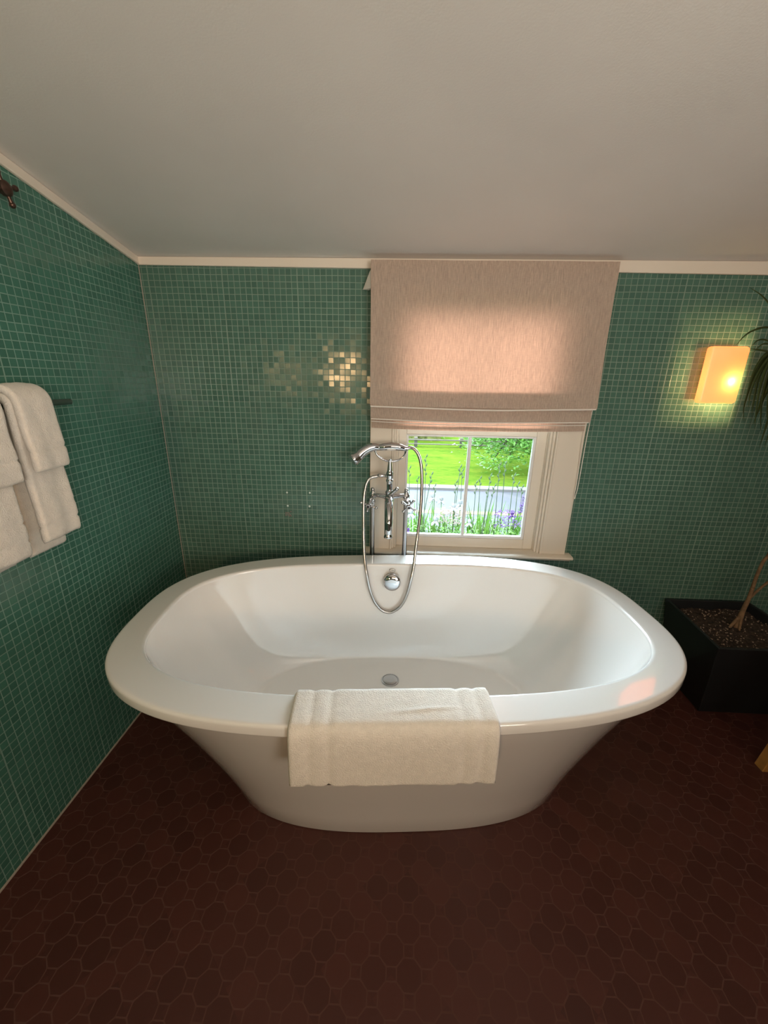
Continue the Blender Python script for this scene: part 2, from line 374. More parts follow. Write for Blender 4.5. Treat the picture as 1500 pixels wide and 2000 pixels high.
# cream strips where tile meets ceiling
g = G(); z0, z1 = 1.800, 1.8275
g.prism([(XL, YB, z0), (XL, YB-.012, z0), (XL, YB-.014, z1+.002), (XL, YB, z1)], [(XR, YB, z0-.025), (XR, YB-.012, z0-.025), (XR, YB-.014, z1+.002), (XR, YB, z1)])
struct(g.build('trim_1', 'trim', smooth=False, bevel=.003), 'thin cream trim strip along the top of the back tiled wall', 'trim')
g = G(); d = .012
def rk(y, h): return cz(y)-.028+h
g.prism([(XL, YB, rk(YB, 0)), (XL+d, YB, rk(YB, 0)), (XL+d, YB, rk(YB, .0275)), (XL, YB, rk(YB, .0275))],
        [(XL, YF, rk(YF, 0)), (XL+d, YF, rk(YF, 0)), (XL+d, YF, rk(YF, .0275)), (XL, YF, rk(YF, .0275))])
struct(g.build('trim_2', 'trim', smooth=False, bevel=.003), 'thin cream trim strip slanting up along the top of the left tiled wall', 'trim')
g = G().tube([(XL+.001, YF, .001), (XL+.001, YB, .001)], .004, 8)
M['caulk'] = simple('grey caulk', (.35, .30, .25), .7)
struct(g.build('trim_3', 'caulk'), 'pale caulk line where the left wall meets the floor', 'trim')
g = G().tube([(XL+.001, YB-.001, 0), (XL+.001, YB-.001, 1.80)], .0022, 8)
struct(g.build('trim_4', 'caulk'), 'thin pale grout line up the corner of the two tiled walls', 'trim')

# ------------------------------------------------------------------ window
win = bpy.data.objects.new('window_1', None); COL.objects.link(win); win.location = (.328, YB, OZ0)
struct(win, 'white double-hung window with cream casing, half covered by the linen blind', 'window')
def wp(name, mat, *boxes, bevel=.0025, label=None, root=win):
    g = G()
    for b in boxes: g.box(*b)
    o = g.build(name, mat, root, smooth=False, bevel=bevel)
    if label: o['label'] = label
    return o
wp('casing', 'casing', (-.132, -.036, 1.790, 1.811, .598, 1.79))
wp('casing', 'casing', (.692, .804, 1.790, 1.811, .598, 1.79))
wp('casing', 'casing', (-.036, .692, 1.790, 1.811, 1.74, 1.79))
# stops / beads inside the casing
wp('stop_bead', 'casing', (-.036, -.026, 1.785, 1.83, .598, 1.74), (-.0262, -.016, 1.797, 1.83, .598, 1.74), (-.0162, -.006, 1.808, 1.832, .598, 1.74))
wp('stop_bead', 'casing', (.682, .692, 1.785, 1.83, .598, 1.74), (.672, .6822, 1.797, 1.83, .598, 1.74), (.662, .6722, 1.808, 1.832, .598, 1.74))
wp('jamb', 'casing', (-.0119, -.004, 1.832, 1.95, .598, 1.73)); wp('jamb', 'casing', (.660, .6679, 1.832, 1.95, .598, 1.73)); wp('jamb', 'casing', (-.004, .660, 1.832, 1.95, 1.70, 1.7299))
# lower sash
yl = (1.835, 1.862)
wp('sash_frame', 'casing', (-.004, .030, *yl, .600, 1.175), (.614, .660, *yl, .600, 1.175), (.030, .614, *yl, .600, .648), (.030, .614, *yl, 1.145, 1.175), label='lower sash')
wp('glazing_bead', 'sash', (.030, .040, 1.840, 1.858, .648, 1.145), (.603, .614, 1.838, 1.858, .648, 1.145), (.040, .603, 1.838, 1.858, .648, .662), (.040, .603, 1.838, 1.858, 1.136, 1.145), bevel=.002)
wp('mullion', 'sash', (.312, .327, 1.838, 1.860, .662, 1.136), bevel=.004)
wp('pane', 'glass', (.040, .314, 1.848, 1.851, .661, 1.137), bevel=0); wp('pane', 'glass', (.325, .603, 1.848, 1.851, .661, 1.137), bevel=0)
yu = (1.872, 1.898)
wp('sash_frame', 'casing', (-.004, .035, *yu, 1.15, 1.70), (.620, .660, *yu, 1.15, 1.70), (.035, .620, *yu, 1.15, 1.18), (.035, .620, *yu, 1.672, 1.70), label='upper sash, hidden behind the blind')
wp('mullion', 'sash', (.320, .335, 1.876, 1.894, 1.18, 1.672), bevel=.004)
wp('pane', 'glass', (.035, .322, 1.884, 1.887, 1.18, 1.672), bevel=0); wp('pane', 'glass', (.333, .620, 1.884, 1.887, 1.18, 1.672), bevel=0)
# stool with rounded nose and cove apron below
g = G(); prof = [(1.838, .586), (1.838, .599), (1.765, .597), (1.757, .594), (1.754, .589), (1.757, .583), (1.765, .580), (1.779, .578), (1.785, .570), (1.793, .562), (1.811, .560), (1.811, .586)]
g.loft([[(x, y, z) for y, z in prof] for x in (-.160, .832)])
sl = g.build('sill', 'casing', win, smooth=True, autos=35); sl['label'] = 'cream window sill with rounded nose and small cove below'
wp('sill_base', 'casing', (-.0119, .6679, 1.812, 1.97, .5865, .5985))

# ------------------------------------------------------------------ roman blind
bl = thing('roman_blind', 'greyish-pink linen roman blind, half raised over the window with two soft folds', 'blind', (.33, 1.78, 1.80))
def prof_blind():
    P = [(1.748, 1.812), (1.744, 1.76), (1.746, 1.70), (1.744, 1.60), (1.742, 1.50), (1.740, 1.40), (1.738, 1.33), (1.735, 1.295), (1.736, 1.278), (1.741, 1.272), (1.746, 1.280), (1.750, 1.32), (1.754, 1.345),
         (1.756, 1.335), (1.752, 1.27), (1.748, 1.235), (1.749, 1.222), (1.754, 1.218), (1.758, 1.228), (1.762, 1.27), (1.766, 1.29), (1.769, 1.275), (1.768, 1.22), (1.767, 1.178)]
    P2, _ = catmull([Vector((a, b, 0)) for a, b in P], [0]*len(P), 5); return [(p.x, p.y) for p in P2]
PB = prof_blind(); NX = 60; rings = []
for i in range(NX+1):
    t = i/NX; x = -.130+t*.934; ring = []
    L = len(PB)
    for k, (y, z) in enumerate(PB):
        low = max(0, min(1, (1.45-z)/.3)) if k < L*.42 else 1
        sag = .010*math.sin(PI*t)**.8*low - .006*t*low
        wob = .0030*noise.noise(Vector((x*6, z*3, 1.3)))+.0015*noise.noise(Vector((x*18, z*7, 4)))
        xr = x+(.022*max(0, (1.5-z))*t if z < 1.5 else 0)
        if k > L*.56: xr = -.128+(xr+.130)*.984
        if k > L*.85: xr = -.124+(x+.130)*.975
        ring.append((xr, y+wob*(1+low)-.004*math.sin(PI*t)*low, z-sag*.8))
    rings.append(ring)
g = G().loft(rings, False, False, closed=False)
fab = g.build('fabric_panel', 'linen', bl, autos=180)
# pale lining edges under the folds
def blind_edge(zc, yc, z_off, rad, x0, x1, k):
    pts = []
    for i in range(31):
        t = i/30; x = x0+(x1-x0)*t
        sag = (.010*math.sin(PI*t)**.8-.006*t)*.8
        pts.append((x, yc-.004*math.sin(PI*t)+.004*noise.noise(Vector((x*6, zc*3, 1.3))), zc-sag+z_off+.0012*math.sin(9*t+k)))
    return G().tube(pts, rad, 8).build('lining_edge', 'lining', bl)
blind_edge(1.272, 1.738, -.0015, .0034, -.128, .806, 0)
blind_edge(1.218, 1.751, -.0012, .0026, -.127, .792, 1)
blind_edge(1.207, 1.756, -.0012, .0020, -.126, .788, 2)
G().box(-.118, .785, 1.760, 1.7895, 1.715, 1.806).build('headrail', 'lining', bl, smooth=False, bevel=.002)
g = G(); g.prism([(-.131, 1.752, 1.78), (-.131, 1.752, 1.716), (-.131, 1.752, 1.715)], [(-.140, 1.795, 1.78), (-.166, 1.795, 1.718), (-.140, 1.795, 1.716)])
g.build('side_flap', 'lining', bl, smooth=False)
G().box(-.115, .77, 1.7685, 1.7735, 1.180, 1.192).build('hem_bar', 'lining', bl, smooth=False)
pts = [Vector((.808, 1.775, 1.79)), Vector((.812, 1.775, 1.4)), at(1147, 850, 1.775), at(1137, 905, 1.775), at(1129, 950, 1.775), at(1125, 965, 1.776), at(1122.5, 974, 1.777), at(1121.5, 968, 1.779), at(1126, 945, 1.780), at(1132, 905, 1.781), at(1139, 850, 1.782), Vector((.800, 1.782, 1.4)), Vector((.800, 1.782, 1.79))]
cord = G().tube(pts, .0016, 8, smooth=8).build('pull_cord', 'lining', bl); cord['label'] = 'thin white pull cord hanging in a loop'

# ------------------------------------------------------------------ bathtub
TC = (.013, 1.197); TR = .078
NS = 200
def se(cx, cy, a, b, rot, n, z, N=NS):
    out = []
    for k in range(N):
        ph = 2*PI*k/N; th = math.atan2(b*math.sin(ph), a*math.cos(ph))
        r = (abs(math.cos(th)/a)**n+abs(math.sin(th)/b)**n)**(-1/n)
        u, v = r*math.cos(th), r*math.sin(th); c, s = math.cos(rot), math.sin(rot)
        out.append(Vector((cx+u*c-v*s, cy+u*s+v*c, z)))
    return out
def OUT(z, ins=0): return se(.011, 1.197, .881-ins, .479-ins, TR, 2.85, z)
def INN(z, ins=0): return se(.015, 1.197, .793-ins, .378-ins, .066, 3.0, z)
def FLR(z, k=1): return se(.0, 1.215, .52*k, .275*k, .05, 2.5, z)
def BASE(z, ins=0): return se(.030, 1.197, .60-ins, .300-ins, TR, 2.7, z)
def mixr(A, B, k): return [a.lerp(b, k) for a, b in zip(A, B)]
RZ = .62
tub = thing('bathtub', 'white freestanding oval bathtub with wide flat rim under the window', 'bathtub', (.013, 1.197, 0))
def wz(R, z): return [Vector((v.x, v.y, z)) for v in R]
SK = OUT(0, .034)
g = G().loft([wz(mixr(BASE(0), SK, f), z) for z, f in ((0, -.01), (.004, 0), (.08, .085), (.18, .24), (.28, .41), (.38, .59), (.48, .79), (.56, .955), (.586, 1.0))], True, False)
g.build('skirt', 'acrylic', tub, autos=180)
g = G().loft([OUT(.586, .034), OUT(.586, .005), OUT(.587, .002), OUT(.589, .0005), OUT(.592, 0), OUT(.611, 0), OUT(.615, .0008), OUT(.6182, .003), OUT(RZ-.0004, .0065), OUT(RZ, .0095), OUT(RZ, .014), mixr(OUT(RZ), INN(RZ), .5), INN(RZ, -.010), INN(RZ-.0003, -.007), INN(.6185, -.0035), INN(.616, -.0010), INN(.612, .0006), INN(.608, .001)], False, False)
g.build('rim', 'acrylic', tub, autos=180)
I0, F0 = INN(0, .001), FLR(0)
g = G().loft([wz(mixr(I0, F0, f), z) for z, f in ((.608, 0), (.58, .035), (.53, .10), (.46, .22), (.38, .38), (.31, .55), (.265, .68), (.24, .775), (.222, .86), (.209, .935), (.2025, .985), (.2005, 1.03))]+[FLR(.200, .8), FLR(.199, .5), FLR(.198, .2)], False, True)
g.build('basin', 'acrylic', tub, autos=180)
# chrome overflow on the back inner wall, with its small badge, and the drain
oc = Vector((-.016, 1.556, .547)); oax = Vector((0, -1, .22)).normalized()
g = G().lathe(oc, oax, [(-.012, .026), (0, .033), (.010, .0375), (.018, .0375), (.023, .035), (.026, .029), (.0275, .014), (.028, .001)], 40)
g.build('overflow_cover', 'chrome', tub)['label'] = 'round chrome overflow cover'
bc = Vector((-.016, 1.5670, .594)); e1 = Vector((1, 0, 0)); e2 = Vector((0, .2, 1)).normalized(); nn = Vector((0, -1, .2)).normalized()
g = G()
g.loft([[bc+nn*h+e1*(.0125*q*math.cos(2*PI*k/32))+e2*(.0075*q*math.sin(2*PI*k/32)) for k in range(32)] for h, q in ((-.006, 1), (.0015, 1), (.002, .9))])
bd = g.build('badge', 'porcelain', tub)
G().tube([bc+nn*.0018+e1*(.0128*math.cos(2*PI*k/32))+e2*(.0078*math.sin(2*PI*k/32)) for k in range(33)], .0011, 6).build('badge_edge', 'satin', tub); bd['label'] = 'tiny oval maker badge with a scroll'
gp = G(); bb = bc+nn*.0026
gp.tube([bb+e1*(-.009)+e2*0, bb+e1*(-.005)+e2*.003, bb+e1*(-.001)+e2*(-.002), bb+e1*.002+e2*.003, bb+e1*.006+e2*(-.002), bb+e1*.009+e2*.001], .0009, 6, smooth=5)
gp.build('badge_scroll', 'satin', tub)
dc = Vector((-.0105, 1.352, .199))
g = G().lathe(dc, (0, 0, 1), [(-.003, .037), (.002, .037), (.0035, .035), (.0035, .0315), (.0015, .031), (.0015, .001)], 40)
dr = g.build('drain_ring', 'satin', tub)
g = G().lathe(dc, (0, 0, 1), [(0, .0295), (.004, .0295), (.0055, .027), (.0065, .015), (.0068, .001)], 40)
g.build('drain_plug', 'satin', tub)

# ------------------------------------------------------------------ slab-like towels
def ribbon(path, wdir, w, t, thick=None, nw=48, wob=None, wrap_s=None):
    """path: list of centre points; ring = rounded w x t section across wdir; thick(s, u) scales thickness"""
    wdir = Vector(wdir).normalized(); L = [0]
    for a, b in zip(path, path[1:]): L.append(L[-1]+(b-a).length)
    rings = []
    for i, p in enumerate(path):
        tan = (path[min(i+1, len(path)-1)]-path[max(i-1, 0)]).normalized(); nr = tan.cross(wdir).normalized()
        s = L[i]/L[-1]; ring = []
        endk = min(1, math.sqrt(max(0.02, 1-(1-min(1, min(L[i], L[-1]-L[i])/(t*.6)))**2)))
        for sgn in (1, -1):
            for j in range(nw+1):
                u = -1+2*j/nw
                if sgn < 0: u = -u
                ed = min(1, (1-abs(u))*w/2/(t*.5)); prof = math.sqrt(max(0, 1-(1-ed)**2))
                if j in (0, nw) and sgn < 0: continue
                tk = t/2*prof*endk*(thick(s, u) if thick else 1)
                o = wob(s, u) if wob else Vector((0, 0, 0))
                ring.append(p+wdir*(u*w/2)+nr*(tk*sgn)+o)
        rings.append(ring)
    return G().loft(rings)
# folded towel over the front rim
def tub_y(x): return 1.197-.479+TR*(x)-.004
c, s_ = math.cos(.078), math.sin(.078)
def tl(u, v, z): return Vector((.008+u*c-(-v)*(-s_)*-1*0-v*s_, .0+u*s_+v*c+.0, z))
ax = Vector((c, s_, 0)); ay = Vector((-s_, c, 0)); O = Vector((.064, 0, 0))
def tp(v, z): return O+ay*v+Vector((0, 0, z))
fy = 1.197-.479
raw = [tp(fy-.0105, .462), tp(fy-.0115, .50), tp(fy-.0125, .55), tp(fy-.0125, .590), tp(fy-.0095, .615), tp(fy+.000, .6275), tp(fy+.018, .630), tp(fy+.05, .630), tp(fy+.085, .630), tp(fy+.100, .6285), tp(fy+.1125, .617), tp(fy+.119, .59), tp(fy+.126, .55), tp(fy+.134, .51)]
pth, _ = catmull(raw, [0]*len(raw), 8)
def tub_th(s, u):
    k = 1.0
    for c0, wd in ((-.80, .035), (-.62, .035), (.665, .035), (.84, .035)):
        k -= .42*math.exp(-((u-c0)/wd)**2)
    k += .10*noise.noise(Vector((u*5, s*7, 2)))+.05*noise.noise(Vector((u*22, s*30, 5)))
    return k
def tub_wob(s, u):
    h = 1-min(1, s/.38)
    sag = Vector((0, 0, -.004*(u*.6)*h)) + Vector((0, 0, .0022*noise.noise(Vector((u*9, 3, 0)))*h))
    for c0 in (-.83, -.62, .62, .80):
        if s < .03: sag += Vector((0, 0, .005*math.exp(-((u-c0)/.02)**2)))
    out = -.004*h*(0.5+.5*noise.noise(Vector((u*3, s*4, 9))))
    flare = Vector((.012*u*h*.3, 0, 0))
    crease = .0035*math.exp(-((s-.50-.03*math.sin(u*2))/.012)**2)*max(0, 1-abs(u-.3)/.5)
    return sag+Vector((0, out, 0))+flare+Vector((0, 0, crease))
g = ribbon(pth, ax, .486, .016, tub_th, 90, tub_wob)
tag(g.build('bath_towel', 'terry', None, autos=180), 'white terry towel folded over the front rim of the bathtub', 'towel')

# ------------------------------------------------------------------ towel bar and hanging towels, left wall
bar = thing('towel_bar', 'slim dark metal towel bar on the left tiled wall', 'towel bar', (XL, 1.10, 1.30))
bx, bz = -1.005, 1.298
g = G().tube([(bx, .55, bz), (bx, 1.215, bz)], .0085, 16); g.ball((bx, 1.216, bz), .0085, 12)
M['bar'] = simple('brushed dark steel', (.20, .24, .23), .3, metal=1)
g.build('rail', 'bar', bar)
for yy in (.62, 1.135):
    g = G().lathe((XL, yy, bz+.010), (1, 0, 0), [(0, .024), (.006, .024), (.009, .018), (.010, .009), (.070, .008), (.080, .008)], 24)
    g.build('bracket', 'bar', bar)
def hang(name, label, yc, w, zf, zb, t, rad, off, grp=None, bands=(), seed=0):
    """towel draped over the bar: front hem height zf, back hem height zb, rad = centreline radius at the bar"""
    P = [Vector((bx+rad+off, yc, zf))]
    n = 7
    for i in range(1, n): P.append(Vector((bx+rad+off*(1-i/n)**.8*.9+.003*math.sin(i), yc, zf+(bz-zf)*i/n)))
    for i in range(0, 9):
        a = PI*i/8; P.append(Vector((bx+rad*math.cos(a), yc, bz+rad*math.sin(a))))
    for i in range(1, n+1): P.append(Vector((bx-rad, yc, bz+(zb-bz)*i/n)))
    pp, _ = catmull(P, [0]*len(P), 7)
    LL = sum((b-a).length for a, b in zip(pp, pp[1:]))
    def th(s, u):
        k = 1+.08*noise.noise(Vector((u*3, s*9, seed)))+.04*noise.noise(Vector((u*15, s*40, seed)))
        for b in bands: k -= .35*math.exp(-((s*LL-b)/.0035)**2)
        return k
    def wb(s, u):
        dz = .0025*noise.noise(Vector((u*2, s*5, seed+3)))
        nar = 0
        for b in bands: nar += .0022*math.exp(-((s*LL-b)/.004)**2)
        return Vector((.004*noise.noise(Vector((u*1.4, s*6, seed+8))), -u*nar+.003*noise.noise(Vector((s*8, seed, 0))), dz))
    g = ribbon(pp, (0, 1, 0), w, t, th, 26, wb)
    o = g.build(name, 'terry', None, autos=180)
    return tag(o, label, 'towel', grp)
BD = (.045, .094)
hang('bath_towel', 'long white bath towel on the wall bar, right of the two long ones', 1.046, .125, .930, .885, .023, .0215, .010, bands=BD, seed=1)
hang('hand_towel', 'short white hand towel draped over the right-hand long towel on the wall bar', 1.044, .112, 1.130, 1.08, .021, .0450, .010, bands=(.055,), seed=2)
hang('bath_towel', 'long white bath towel on the wall bar, cut by the left picture edge', .868, .145, .915, .885, .023, .0215, .010, bands=BD, seed=5)
hang('hand_towel', 'short white hand towel over the left-hand long towel, cut by the picture edge', .884, .130, 1.115, 1.07, .021, .0450, .010, bands=(.055,), seed=6)
# dark cross-handled valve high on the left wall
vr = thing('wall_valve', 'small dark cross-handled shower valve on a chrome plate high on the left wall', 'shower valve', (XL, 1.180, 1.822))
G().lathe((XL, 1.180, 1.822), (1, 0, 0), [(0, .042), (.004, .042), (.008, .038), (.011, .026), (.018, .018), (.03, .016)], 36).build('plate', 'satin', vr)
G().lathe((XL+.02, 1.180, 1.822), (1, 0, 0), [(0, .012), (.03, .011), (.034, .017), (.046, .017), (.052, .010), (.054, .001)], 24).build('hub', 'bronze', vr)
for k in range(4):
    a = .35+k*PI/2; dv = Vector((0, math.cos(a), math.sin(a))); c0 = Vector((XL+.060, 1.180, 1.822))
    gg = G().tube([c0, c0+dv*.02, c0+dv*.030], [.006, .0045, .0055], 10); gg.ball(c0+dv*.034, .0075, 10); gg.build('handle_arm', 'bronze', vr)

# filled screw holes on the back wall
for (px, py, r_) in ((560.5, 962, .0045), (605, 962.5, .0045), (562, 988, .0050), (604.5, 989, .0052)):
    p_ = at(px, py, YB); g = G().lathe(p_+Vector((0, .001, 0)), (0, -1, 0), [(0, r_), (.0025, r_*.9), (.004, r_*.4), (.0042, .0001)], 14)
    i_ = 'upper' if py < 975 else 'lower'; j_ = 'left' if px < 580 else 'right'
    tag(g.build('filler_spot', 'putty'), f'{i_} {j_} of four white filler dabs in the green tiles left of the window', 'filler spot', 'white filler dabs over old screw holes')

rg = random.Random(4); g = G(); cg0 = at(562, 1003, YB)
for k in range(16):
    a = rg.uniform(0, 6.28); q = cg0+Vector((rg.gauss(0, .008), .0006, rg.gauss(0, .008)))
    g.lathe(q, (0, -1, 0), [(0, rg.uniform(.003, .007)), (.0008+.0004*rg.random(), .002), (.0014, .0001)], 9)
tag(g.build('residue_patch', 'grime', autos=180), 'small pinkish-brown residue patch under the lower left filler dab', 'residue')

# ------------------------------------------------------------------ tub filler
FX, FY = -.039, 1.70
fl = thing('tub_filler', 'floor-mounted chrome tub filler with two cross handles behind the bathtub', 'faucet', (FX, FY, 0))
PX = (-.113, .035)
for x in PX:
    g = G().lathe((x, FY, 0), (0, 0, 1), [(0, .026), (.006, .026), (.012, .012), (.014, .0106), (.855, .0106), (.858, .0125), (.868, .0125), (.872, .0105), (.885, .0105)], 24); g.build('pillar', 'chrome', fl)
ZB = .893; YBd = 1.672
# arched arms between pillars and body
for sgn, x in ((-1, PX[0]), (1, PX[1])):
    g = G().lathe((x, FY, ZB-.014), (0, 0, 1), [(0, .013), (.004, .0155), (.020, .0155), (.026, .011), (.034, .009), (.037, .001)], 20)
    g.ball((x, FY, ZB+.026), .009, 12); g.build('union', 'chrome', fl)
    G().tube([(x, FY-.002, ZB), (x-sgn*.02, FY-.014, ZB+.004), (x-sgn*.05, YBd+.004, ZB+.003), (FX, YBd, ZB)], [.0115, .0085, .0105, .0135], 16, smooth=8).build('arm', 'chrome', fl)
    # valve bonnet and cross handle, angled forward and outward
    hb = Vector((x, FY-.006, ZB-.006)); hub = Vector((x+sgn*.012-.001, 1.630, .864)); axv = (hub-hb).normalized(); Lh = (hub-hb).length
    h = G().lathe(hb, axv, [(0, .012), (Lh*.35, .0125), (Lh*.4, .015), (Lh*.52, .015), (Lh*.58, .009), (Lh*.8, .008), (Lh*.84, .0105), (Lh, .0115), (Lh+.006, .0095), (Lh+.008, .001)], 24).build('handle', 'chrome', fl)
    e1_ = axv.cross(Vector((0, 0, 1))).normalized(); e2_ = axv.cross(e1_)
    hc = hb+axv*(Lh*.93)
    for k in range(4):
        a = (1.25 if sgn < 0 else .95)+k*PI/2; dv = e1_*math.cos(a)+e2_*math.sin(a)
        q = G().tube([hc, hc+dv*.016, hc+dv*.030], [.0062, .0040, .0052], 10); q.ball(hc+dv*.034, .0066, 10); q.build('handle_spoke', 'chrome', h)
    q = G().lathe(hb+axv*(Lh+.0075), axv, [(0, .0055), (.002, .005), (.0022, .001)], 16).build('handle_cap', 'dark', h)
# central body
g = G().lathe((FX, YBd, ZB-.030), (0, 0, 1), [(0, .012), (.006, .0175), (.018, .0205), (.032, .0200), (.044, .0155), (.050, .0172), (.056, .0172), (.060, .0130), (.066, .0120), (.090, .0120), (.096, .0120), (.102, .0155), (.108, .0155), (.112, .0125), (.126, .0140), (.138, .0150), (.144, .0120), (.150, .0110), (.185, .0075), (.192, .0066), (.197, .001)], 28)
g.build('body', 'chrome', fl)
g = G().tube([(FX, YBd-.010, ZB+.008), (FX+.016, YBd-.022, ZB+.028), (FX+.030, YBd-.028, ZB+.042)], [.0095, .0075, .0065], 14, smooth=5); g.ball((FX+.032, YBd-.029, ZB+.045), .0085, 12)
g.build('diverter_lever', 'chrome', fl)
g = G().tube([(FX, YBd, ZB-.008), (FX, YBd-.035, ZB-.012), (FX+.001, YBd-.075, ZB-.035), (FX+.002, YBd-.100, ZB-.072), (FX+.002, YBd-.108, ZB-.105), (FX+.002, YBd-.110, ZB-.128)], [.0190, .0188, .0182, .0176, .0168, .0165], 20, smooth=8)
g.lathe((FX+.002, YBd-.110, ZB-.124), (0, -.03, -1), [(0, .0145), (.006, .0152), (.012, .0175), (.018, .0190), (.021, .0180), (.021, .001)], 24)
g.build('spout', 'chrome', fl)
# hose outlet and cradle
zo = .988
G().lathe((FX, YBd, zo), (-1, 0, 0), [(0, .008), (.018, .008), (.020, .0065), (.030, .0065), (.032, .0075), (.048, .0075), (.050, .006), (.054, .001)], 18).build('hose_outlet', 'chrome', fl)
cr = [at(731, 877, YBd), at(737, 889, YBd), at(748, 897, YBd), at(763, 901, YBd), at(779, 898, YBd), at(789, 890, YBd), at(793, 879, YBd)]
g = G().tube(cr, [.0042, .0038, .0045, .0055, .0042, .0036, .0042], 12, smooth=6)
for e_ in (cr[0], cr[-1]):
    g.ball(e_, .0062, 10); g.tube([e_+Vector((0, .012, .006)), e_+Vector((0, .006, .001)), e_, e_+Vector((0, -.008, .001)), e_+Vector((0, -.014, .006))], .0036, 8)
g.build('cradle', 'chrome', fl)
# hand shower resting in the cradle, with its hose
hs = thing('hand_shower', 'chrome telephone-style hand shower lying in the cradle, its hose looping into the tub', 'hand shower', tuple(at(760, 875, YBd)))
HP = [at(797, 876, YBd-.004), at(790, 876, YBd-.004), at(780, 873.5, YBd-.005), at(765, 872, YBd-.006), at(750, 873, YBd-.006), at(738, 874.5, YBd-.006)]
G().tube(HP, [.0080, .0105, .0150, .0170, .0160, .0115], 20, smooth=8).build('grip', 'chrome', hs)
zc_ = at(764, 876.5, YBd-.012)
G().ball(zc_, .012, 16, (2.2, .9, .62)).build('grip_insert', 'porcelain', hs)['label'] = 'white porcelain grip'
NP = [at(745, 873.5, YBd-.006), at(740, 874, YBd-.006), at(731, 873, YBd-.008), at(720, 876, YBd-.012), at(708, 883, YBd-.018), at(700, 891, YBd-.024)]
G().tube(NP, [.0115, .0130, .0165, .0190, .0205, .0215], 18, smooth=7).build('neck', 'chrome', hs)
hd = at(699, 891, YBd-.024); hdir = (at(682, 903, YBd-.045)-hd).normalized()
G().lathe(hd, hdir, [(-.012, .0205), (.000, .0225), (.010, .0245), (.018, .0265), (.024, .0275), (.028, .026), (.029, .022)], 32).build('spray_head', 'chrome', hs)
G().lathe(hd+hdir*.0285, hdir, [(0, .0235), (.002, .023), (.003, .001)], 28).build('spray_face', 'satin', hs)
G().tube([at(795, 876, YBd-.004), at(802, 874, YBd-.004)], [.0072, .0072], 14).build('hose_nut', 'satin', hs)
hp = [((801, 874), YBd-.004), ((809, 877), 1.664), ((817, 888), 1.660), ((822, 905), 1.655), ((824, 930), 1.647), ((823, 970), 1.635), ((820, 1010), 1.620), ((815, 1050), 1.602), ((811, 1080), 1.580), ((808, 1105), 1.560), ((803, 1130), 1.540), ((795, 1160), 1.533), ((783, 1183), 1.530), ((768, 1194), 1.529), ((757, 1196), 1.529), ((744, 1190), 1.530), ((731, 1174), 1.532), ((722, 1150), 1.534), ((716, 1120), 1.545), ((713, 1100), 1.562), ((711, 1075), 1.582), ((710, 1040), 1.605), ((710, 1000), 1.625), ((711, 970), 1.640), ((714, 950), 1.652), ((719, 938), 1.660), ((727, 932), 1.668), ((737, 930), YBd)]
g = G().tube([at(a[0], a[1], Y) for a, Y in hp], .0070, 12, smooth=10)
hz = g.build('hose', 'hose', hs); hz['label'] = 'ribbed metal hose hanging in a long loop'

# ------------------------------------------------------------------ wall sconce
sc = thing('wall_sconce', 'lit square opal-glass wall sconce right of the window', 'wall lamp', (1.285, YB, 1.42))
def rrect(cx, cz_, hx, hz_, r, y, n=8):
    out = []
    for qx, qz, a0 in ((1, 1, 0), (-1, 1, PI/2), (-1, -1, PI), (1, -1, 3*PI/2)):
        for k in range(n+1):
            a = a0+PI/2*k/n; out.append(Vector((cx+qx*(hx-r)+r*math.cos(a), y, cz_+qz*(hz_-r)+r*math.sin(a))))
    return out
_a, _b = at(1372, 677, 1.752), at(1451, 789, 1.752)
X0, X1, Z0, Z1 = 1.222, 1.368, at(1400, 788, 1.752).z, at(1424, 676, 1.752).z
cx_, cz2, hx_, hz2 = (X0+X1)/2, (Z0+Z1)/2, (X1-X0)/2, (Z1-Z0)/2
G().loft([rrect(cx_, cz2, hx_, hz2, .012, 1.783), rrect(cx_, cz2, hx_, hz2, .012, 1.760), rrect(cx_, cz2, hx_-.002, hz2-.002, .012, 1.754), rrect(cx_, cz2, hx_-.006, hz2-.006, .010, 1.752)], False, True).build('lamp_shade', 'shade', sc, autos=60)
G().box(cx_-.05, cx_+.05, 1.788, YB, cz2-.07, cz2+.07).build('backplate', 'satin', sc, smooth=False, bevel=.004)
M['bulb'] = simple('glowing bulb', (1, .8, .5), .4); b_ = M['bulb'].node_tree.nodes['Principled BSDF']; b_.inputs['Emission Color'].default_value = (1, .72, .32, 1); b_.inputs['Emission Strength'].default_value = 60
BP = at(1421, 745, 1.772)+Vector((0, .003, 0))
G().ball(BP, .011, 14, (1, 1, 1.25)).build('bulb', 'bulb', sc)
G().tube([BP+Vector((0, .022, 0)), BP+Vector((0, .008, 0))], .009, 12).build('bulb_holder', 'dark', sc)
ld = bpy.data.lights.new('sconce_bulb_light', 'POINT'); ld.energy = 10; ld.color = (1, .66, .28); ld.shadow_soft_size = .012
lo = bpy.data.objects.new('sconce_bulb_light', ld); COL.objects.link(lo); lo.location = BP+Vector((0, -.0135, 0))

